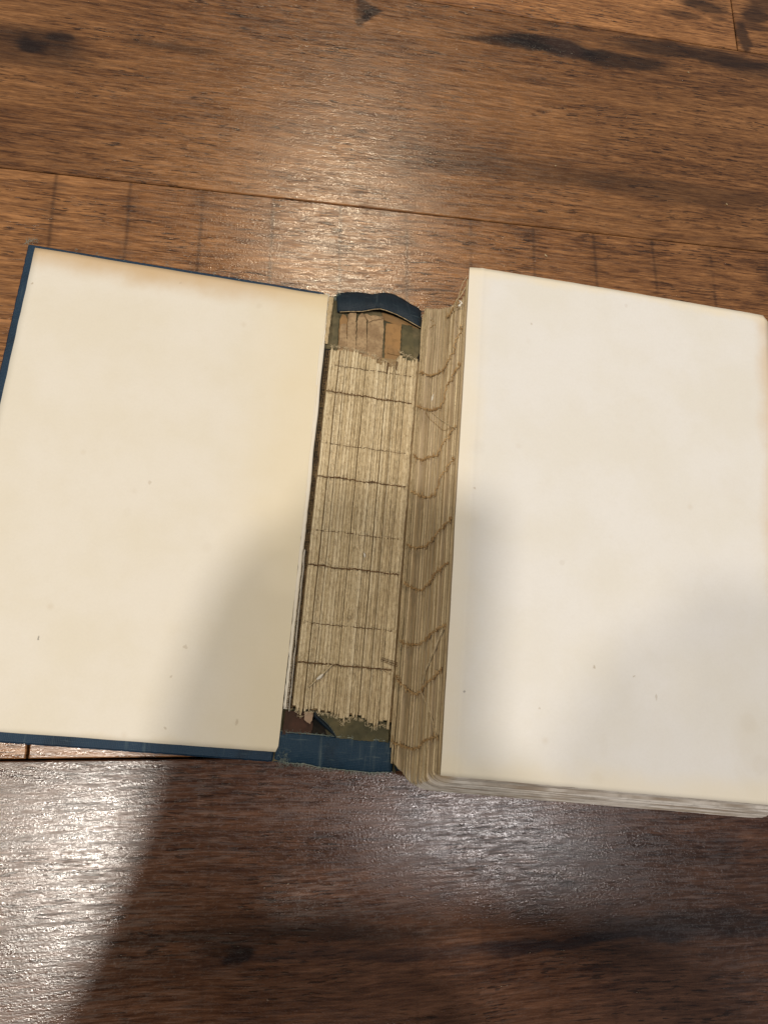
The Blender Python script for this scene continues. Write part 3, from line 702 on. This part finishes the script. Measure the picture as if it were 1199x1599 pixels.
for i in range(NS):
    t0 = i/NS; t = (i+.5)/NS
    z0 = Z0+(Z1-Z0)*t0; th = (Z1-Z0)/NS*(rg.uniform(0.94, 1.0) if i in TIGHT else 0.48)
    xf = xs(t)+offx[i]; xr = 0.2462 + 0.0016*t + rg.gauss(0, .0002)
    yt = -0.0222 + sh(t) + rg.gauss(0, .00012); yh = interp(H_PTS, t) + rg.gauss(0, .0002)
    yt_r = yt - 0.0022 + (0.0015 if t < .5 else 0)
    rc = 0.0055 if t < 0.9 else 0.0025          # the corners at the spine are drawn in
    out = []                                    # (x, y, side)  side 0 fold, 1 other edges
    n = 110
    for j in range(n+1):                        # spine fold, head to tail
        y = yh + (yt+rc*0.75-yh)*j/n
        out.append((xf + 0.00022*nz(y*60, i*.37) + 0.00012*nz(y*400, i), y, 0))
    for j in range(1, 12):                      # drawn-in corner into the tail edge
        a = j/12*math.pi/2
        out.append((xf + rc*1.6*(1-math.cos(a)), yt + rc*0.75*(1-math.sin(a)), 0 if j < 4 else 1))
    n2 = 90; xa = xf+rc*1.6
    rcr = 0.006 if t < .6 else 0.003
    for j in range(n2+1):
        f = j/n2; X = xa + (xr-rcr-xa)*f
        out.append((X, yt + (yt_r-yt)*f + 0.00016*nz(X*70, i*.5) + 0.00008*nz(X*600, i), 1))
    for j in range(1, 7):
        a = j/6*math.pi/2; out.append((xr-rcr+rcr*math.sin(a), yt_r + rcr*(1-math.cos(a)), 1))
    for j in range(1, 20): out.append((xr, yt_r+rcr+(yh-.0025-yt_r-rcr)*j/20, 1))
    for j in range(0, 5):
        a = j/4*math.pi/2; out.append((xr-.0025+.0025*math.cos(a), yh-.0025+.0025*math.sin(a), 1))
    for j in range(1, 30): out.append((xr-.0025+(xf+.0005-xr+.0025)*j/30, yh + 0.0001*nz(j*.7, i), 1))
    N = len(out); prof = [(0.0, 1.0), (.17, .45), (.34, .12), (.5, 0), (.66, .12), (.83, .45), (1.0, 1.0)]
    jit = [rg.uniform(0, .00048) for _ in prof]
    V = []; Fc = []; mi = []
    for r, (zz, ins) in enumerate(prof):
        for q, (px, py, sd) in enumerate(out):
            ax, ay, _ = out[q-1]; bx, by, _ = out[(q+1) % N]
            nx, ny = -(by-ay), (bx-ax); ln = math.hypot(nx, ny) or 1
            nx /= ln; ny /= ln               # outline runs counter-clockwise: this points inward
            iv = ins*th*0.62 if sd == 0 else jit[r]+0.00010*nz(px*200, py*200, r*3.1+i)
            droop = 0.0
            V.append((px+nx*iv, py+ny*iv, z0+th*zz))
    for r in range(len(prof)-1):
        for q in range(N):
            q2 = (q+1) % N
            Fc.append((r*N+q, r*N+q2, (r+1)*N+q2, (r+1)*N+q)); mi.append(0 if out[q][2] == 0 else 1)
    Fc.append(tuple(range(N))); mi.append(1)
    Fc.append(tuple((len(prof)-1)*N+q for q in range(N))); mi.append(1)
    mesh_obj('section', V, Fc, [M_fold, M_edge], tb, mi=mi)
# top leaf (free endpaper) lying on the block, its gutter edge bent
def top_pt(u, v, dz=0.0, ins=0.0):
    x0 = 0.0849+ins + 0.0002*nz(v*12, 3); x1 = 0.2486-ins + 0.0001*nz(v*8, 6)
    uu = (u**1.5)
    x = x0 + (x1-x0)*uu
    yb = -0.0223+ins + (-0.0028)*uu + 0.0001*nz(uu*30, 9) + 0.00012*nz(uu*220, 4); ytp = 0.2204-ins + 0.0008*uu + 0.0001*nz(uu*14, 2) + 0.00010*nz(uu*240, 8)
    y = yb + (ytp-yb)*v
    r = 0.0032; dx = x1 - x                      # rounded fore-edge corners
    if dx < r:
        c = r - math.sqrt(max(0, r*r-(r-dx)**2)); y = min(max(y, yb+c), ytp-c)
    g = x - x0
    z = 0.0430 + dz + 0.0006*nz(x*14, y*14, 2) + 0.0008*math.sin(math.pi*min(1, max(0, (x-x0)/(x1-x0))))**0.7
    z -= 0.0009*max(0, 1-g/0.0062)**1.3          # bent-down gutter strip
    z += 0.00035*math.exp(-((g-0.0066)/0.0011)**2)
    return (x, y, z)
tp = grid_sheet('endpaper', top_pt, 90, 110, 0.00022, M_page, tb)
tp['label'] = 'blank cream endpaper lying on top of the text block'
lf = grid_sheet('page_leaf', lambda u, v: top_pt(u, v, -0.00045, 0.0012), 40, 60, 0.00018, M_paste, tb)
# bent white edge of the endpaper toward the gutter
# --- sewing threads across the spine face of the block
T_ROWS = [
 [(.62, .1995), (.70, .2000), (.80, .2040), (.88, .2090)],
 [(.05, .1765), (.11, .1763), (.25, .1725), (.38, .1704), (.52, .1698), (.63, .1704), (.73, .1741), (.84, .1835), (.93, .189)],
 [(.04, .1582), (.14, .1558), (.24, .1537), (.46, .1502), (.60, .1502), (.66, .1520), (.72, .1600), (.84, .1655), (.93, .1690)],
 [(.05, .1314), (.14, .1280), (.24, .1259), (.41, .1255), (.61, .1247), (.68, .1285), (.78, .1320), (.90, .1365)],
 [(.08, .1110), (.26, .1068), (.47, .1043), (.60, .1050), (.66, .1080), (.71, .1129), (.83, .1172), (.92, .1200)],
 [(.05, .0838), (.16, .0815), (.27, .0803), (.47, .0797), (.65, .0832), (.83, .0882), (.94, .0905)],
 [(.06, .0644), (.16, .0618), (.26, .0603), (.46, .0586), (.64, .0625), (.76, .0665), (.90, .0695)],
 [(.04, .0361), (.16, .0340), (.28, .0333), (.47, .0330), (.62, .0357), (.82, .0397), (.93, .0410)],
 [(.02, .0193), (.14, .0155), (.27, .0126), (.50, .0104), (.59, .0125), (.70, .0160), (.82, .0185), (.90, .0220)],
 [(.02, -.0103), (.12, -.0120), (.25, -.0127), (.48, -.0134), (.62, -.0122), (.69, -.0095), (.80, -.0080), (.90, -.0070)],
]
def on_fold(t, y, off=0.0003):
    i = max(0, min(NS-1, int(t*NS))); fr = t*NS-i
    bulge = 0.0005*(1-abs(2*fr-1))            # sinks between two sections
    return Vector((xs(t)+offx[i] - off + 0.0004 - bulge, y, Z0+(Z1-Z0)*t))
for ri, row in enumerate(T_ROWS):
    V = []; Fc = []; g = random.Random(100+ri)
    t0, t1 = row[0][0], row[-1][0]; n = int((t1-t0)*NS*7)
    for strand in (0, 1):
        pts = []; rad = []
        for j in range(n+1):
            t = t0+(t1-t0)*j/n
            ph = t*NS*math.pi + strand*math.pi
            y = interp(row, t) + 0.00045*math.sin(ph) + 0.00025*nz(t*40, ri, strand)
            p = on_fold(t, y, 0.0011 + 0.00030*math.cos(ph)); pts.append(p); rad.append(0.00021*(0.85+0.3*nz(j*.4, ri)))
        tube_geo(V, Fc, pts, rad, 5)
    for _ in range(16):                          # loops and knots
        t = g.uniform(t0, t1); y = interp(row, t); p = on_fold(t, y, 0.0010)
        L = g.uniform(.0010, .0028); a = g.uniform(-2.6, -0.6); q = []
        for k2 in range(9):
            b = a + k2/8*2*math.pi*g.uniform(.75, 1)
            q.append(p + Vector((-0.0004*math.sin(k2/8*math.pi), (math.cos(b)-math.cos(a))*L*.5, (math.sin(b)-math.sin(a))*L*.5*0.8)))
        tube_geo(V, Fc, q, .00014, 4)
    for (kk, kt) in enumerate((row[0][0]+.03, g.uniform(.3, .5) if t0 < .3 else .75, row[-1][0])):
        p = on_fold(kt, interp(row, kt), .0010); q = []
        for k2 in range(14):
            b = k2*0.9; q.append(p + Vector((-.0003-.0002*math.sin(b*1.7), .0006*math.cos(b), .0006*math.sin(b))))
        tube_geo(V, Fc, q, .00020, 5)
    o = mesh_obj('sewing_thread', V, Fc, M_thread, tb, smooth=True)
def loose(pix, mat, r=0.00013, wob=0.0004, name='loose_thread'):
    pts = densify([un(a, b, z) for (a, b, z) in pix], 0.0008)
    pts = [p + Vector((wob*nz(p.y*120, 3, p.x*9), wob*nz(p.x*150, p.y*80, 5), 0)) for p in pts]
    V = []; Fc = []; tube_geo(V, Fc, pts, r, 5)
    return mesh_obj(name, V, Fc, mat, tb, smooth=True)
loose([(730, 432, .042), (722, 445, .041), (716, 462, .039), (712, 480, .036), (711, 497, .033), (716, 512, .036), (723, 524, .040)], M_tpale, .00012)
loose([(727, 449, .042), (719, 462, .039), (711, 472, .036), (709, 486, .034)], M_tpale, .00022)
loose([(717, 470, .040), (721, 474, .041), (715, 478, .040), (719, 478, .041)], M_page, .0004, name='paper_sliver')
loose([(664, 637, .012), (676, 645, .020), (688, 655, .028), (700, 663, .036), (713, 670, .042)], M_tpale, .00015)
loose([(665, 645, .012), (672, 654, .018), (683, 664, .025), (693, 672, .031), (703, 669, .036), (711, 668, .041)], M_thread, .00012)
loose([(690, 984, .041), (684, 1000, .038), (673, 1028, .033), (664, 1050, .028), (660, 1068, .025)], M_tpale, .00030, .0002)
loose([(656, 1076, .024), (664, 1096, .028), (672, 1115, .032), (676, 1130, .034), (681, 1152, .038)], M_tpale, .00018, .0003)
loose([(672, 490, .010), (675, 510, .012), (678, 535, .014), (680, 560, .015), (682, 578, .016)], M_tpale, .00012, .0008)
loose([(678, 492, .014), (676, 515, .013), (674, 540, .012), (677, 565, .013)], M_tpale, .00010, .0009)
loose([(671, 498, .010), (680, 503, .014), (686, 498, .018), (690, 506, .020)], M_thread, .0002, .0012)
loose([(670, 512, .010), (678, 507, .014), (675, 520, .012), (683, 512, .016)], M_thread, .0002, .0012)
loose([(681, 592, .017), (676, 600, .015), (682, 603, .018), (686, 598, .020)], M_thread, .00013, .0006)
loose([(716, 1, .04), (716, 2, .04)], M_tpale, .0001) if False else None
sliver(674, 628, 677, 616, .0165, .0006, M_page, tb)
# fine fuzz along the folds
ftt = []
for _ in range(500):
    t = rg.uniform(.02, .98); ftt.append(on_fold(t, rg.uniform(-.02, .21)+sh(t)*.3, .0003))
fz = fibres('paper_fuzz', ftt, 160, .0022, .00005, M_tpale, tb, spread=.0002, rnd=21, dirv=1.57)
# hinge leaf standing against the block on its left side
strip('hinge_leaf', (0.0702, -0.021, 0), (0.0706, 0.2145, 0), 0.0008, 0.0009, 0.0052, M_stub, tb, tilt=0.0010, seed=31, wob=.0003)
strip('hinge_leaf', (0.0694, -0.014, 0), (0.0699, 0.2120, 0), 0.0010, 0.0012, 0.0044, M_stub, tb, tilt=0.0006, seed=33, wob=.0005)

# ------------------------------------------------------------------ crumbs on the floor
def crumb(px, py, L, a, label):
    g = random.Random(px); p = un(px, py, 0); V = []; Fc = []
    q = [p + Vector((math.cos(a), math.sin(a), 0))*L*(i/5-.5) + Vector((0, 0, .0004+.0003*math.sin(i*1.3))) for i in range(6)]
    tube_geo(V, Fc, q, [.00012, .0003, .00035, .0004, .0003, .0001], 5)
    o = mesh_obj('paper_crumb', V, Fc, M_tpale, None); o['label'] = label; o['category'] = 'crumb'; o['group'] = 'paper crumbs on the floor'
crumb(625, 204, .0032, .7, 'pale paper crumb on the floor straight above the spine, longest of the crumbs')
crumb(1074, 114, .0014, .2, 'tiny pale crumb beside the dark wood streak at upper right')
crumb(852, 400, .0020, 2.2, 'small pale crumb on the scraped plank just above the right page')
crumb(867, 260, .0012, 1.0, 'tiny pale crumb in the middle of the wide plank right of the glare')
crumb(1134, 320, .0014, 1.9, 'small pale crumb near the right side of the wide plank')

# ------------------------------------------------------------------ the photographer, leaning over the near side (casts the soft shadows)
def skin(name, joints, edges, mat, parent, sub=2):
    me = bpy.data.meshes.new(name); me.from_pydata([j[:3] for j in joints], edges, []); me.materials.append(mat)
    o = bpy.data.objects.new(name, me); C.objects.link(o); o.parent = parent; o.location = -world_loc(parent)
    o.modifiers.new('skin', 'SKIN'); s = o.modifiers.new('sub', 'SUBSURF'); s.levels = sub; s.render_levels = sub
    for i, j in enumerate(joints):
        r = j[3]; r = (r, r) if not isinstance(r, tuple) else r
        me.skin_vertices[0].data[i].radius = r
    me.skin_vertices[0].data[0].use_root = True
    return o
M_skin = simple('skin', (0.45, 0.26, 0.18), (0.40, 0.22, 0.15), 60, 0.5)
M_shirt = simple('dark_knit', (0.035, 0.035, 0.045), (0.02, 0.02, 0.028), 300, 0.9)
M_jean = simple('dark_denim', (0.02, 0.028, 0.05), (0.015, 0.02, 0.035), 400, 0.9)
M_hair = simple('brown_hair', (0.04, 0.022, 0.012), (0.02, 0.012, 0.008), 300, 0.6, (1, 1, .1))
person = empty('person', (0.07, -0.42, 0))
person['label'] = 'person in dark clothes crouching at the near side, holding a phone over the book'
person['category'] = 'person'
J = [ # x, y, z, r      one continuous body
 (.08, -.58, .26, .13), (.08, -.54, .40, .125), (.075, -.49, .55, .14), (.07, -.43, .68, .11), (.06, -.37, .745, .055), (.045, -.32, .80, .085), (.035, -.285, .835, .085),
 (-.07, -.46, .66, .060), (-.16, -.40, .45, .042), (-.095, -.25, .36, .040), (-.082, -.185, .41, .036), (-.080, -.125, .45, .028), (-.080, -.085, .475, .032),   # left arm
 (.22, -.46, .66, .060), (.36, -.34, .52, .042), (.33, -.165, .40, .038), (.185, -.158, .41, .033), (.055, -.158, .445, .024), (.010, -.150, .450, .026),            # right arm
 (-.02, -.60, .22, .085), (-.03, -.38, .32, .080), (-.025, -.180, .37, .070), (-.03, -.25, .20, .052), (-.035, -.33, .06, .038), (-.035, -.22, .03, .032),       # left leg
 (.18, -.60, .22, .085), (.22, -.42, .27, .075), (.24, -.28, .31, .062), (.23, -.34, .18, .048), (.22, -.40, .06, .038), (.22, -.30, .03, .032)]
EDG = [(0,1),(1,2),(2,3),(3,4),(4,5),(5,6),(3,7),(7,8),(8,9),(9,10),(10,11),(11,12),(3,13),(13,14),(14,15),(15,16),(16,17),(17,18),(0,19),(19,20),(20,21),(21,22),(22,23),(23,24),(0,25),(25,26),(26,27),(27,28),(28,29),(29,30)]
# fingers of the left hand along the phone's left edge, thumb over its face; right hand holds the lower edge
def fing(root, pts, rr0=.0085):
    i0 = root
    for k2, p in enumerate(pts):
        J.append((*p, rr0*(1-.12*k2))); EDG.append((i0, len(J)-1)); i0 = len(J)-1
fing(12, [(-.088, -.055, .478), (-.078, -.040, .482), (-.066, -.036, .480)])
fing(12, [(-.090, -.066, .470), (-.078, -.056, .462), (-.064, -.052, .466)])
fing(12, [(-.092, -.080, .462), (-.080, -.074, .452), (-.065, -.070, .458)])
fing(12, [(-.090, -.100, .455), (-.079, -.096, .446), (-.066, -.092, .452)], .0075)
fing(12, [(-.080, -.075, .492), (-.062, -.062, .500), (-.050, -.052, .500)], .010)
fing(18, [(.018, -.130, .458), (.018, -.112, .466), (.010, -.100, .470)])
fing(18, [(.008, -.128, .452), (.008, -.112, .448), (.002, -.100, .456)])
fing(18, [(-.002, -.130, .448), (-.004, -.114, .444), (-.006, -.102, .452)])
fing(18, [(-.012, -.134, .446), (-.015, -.120, .442), (-.016, -.106, .450)], .0075)
fing(18, [(.026, -.140, .470), (.020, -.122, .480), (.008, -.110, .482)], .010)
skin('body', J, EDG, M_skin, person)
skin('sweater', [(j[0], j[1], j[2], j[3]*1.10) for j in (J[0], J[1], J[2], J[3], J[7], J[8], J[9], J[10], J[13], J[14], J[15], J[16])],
     [(0,1),(1,2),(2,3),(3,4),(4,5),(5,6),(6,7),(3,8),(8,9),(9,10),(10,11)], M_shirt, person)
skin('trousers', [(j[0], j[1], j[2], j[3]*1.10) for j in (J[0], J[19], J[20], J[21], J[22], J[23], J[25], J[26], J[27], J[28], J[29])],
     [(0,1),(1,2),(2,3),(3,4),(4,5),(0,6),(6,7),(7,8),(8,9),(9,10)], M_jean, person)
skin('hair', [(.060, -.345, .835, .075), (.048, -.315, .865, .080), (.060, -.360, .80, .06)], [(0,1),(0,2)], M_hair, person)
phone = empty('smartphone', (-0.0285, -0.087, 0.478))
phone['label'] = 'black smartphone held flat above the book by the crouching person'; phone['category'] = 'smartphone'
k = NT('black_phone_case'); k.out((.012, .012, .014), .35)
k2_ = NT('dark_glass'); k2_.out((.004, .004, .005), .08)
def phone_part(name, x0, y0, x1, y1, z0, z1, m, r):
    o = slab(name, rect(x0, y0, x1, y1, r), z0, z1, m, None, bevel=.001, step=.004)
    o.parent = phone; return o
phone_part('case', -.0385, -.073, .0385, .073, -.004, .0045, k.m, .010)
phone_part('screen', -.035, -.0695, .035, .0695, .0043, .0050, k2_.m, .008)
phone_part('camera_bump', -.0, .030, .034, .066, -.0065, -.0038, k2_.m, .006)
phone.rotation_euler = (math.radians(14), math.radians(-9), 0)
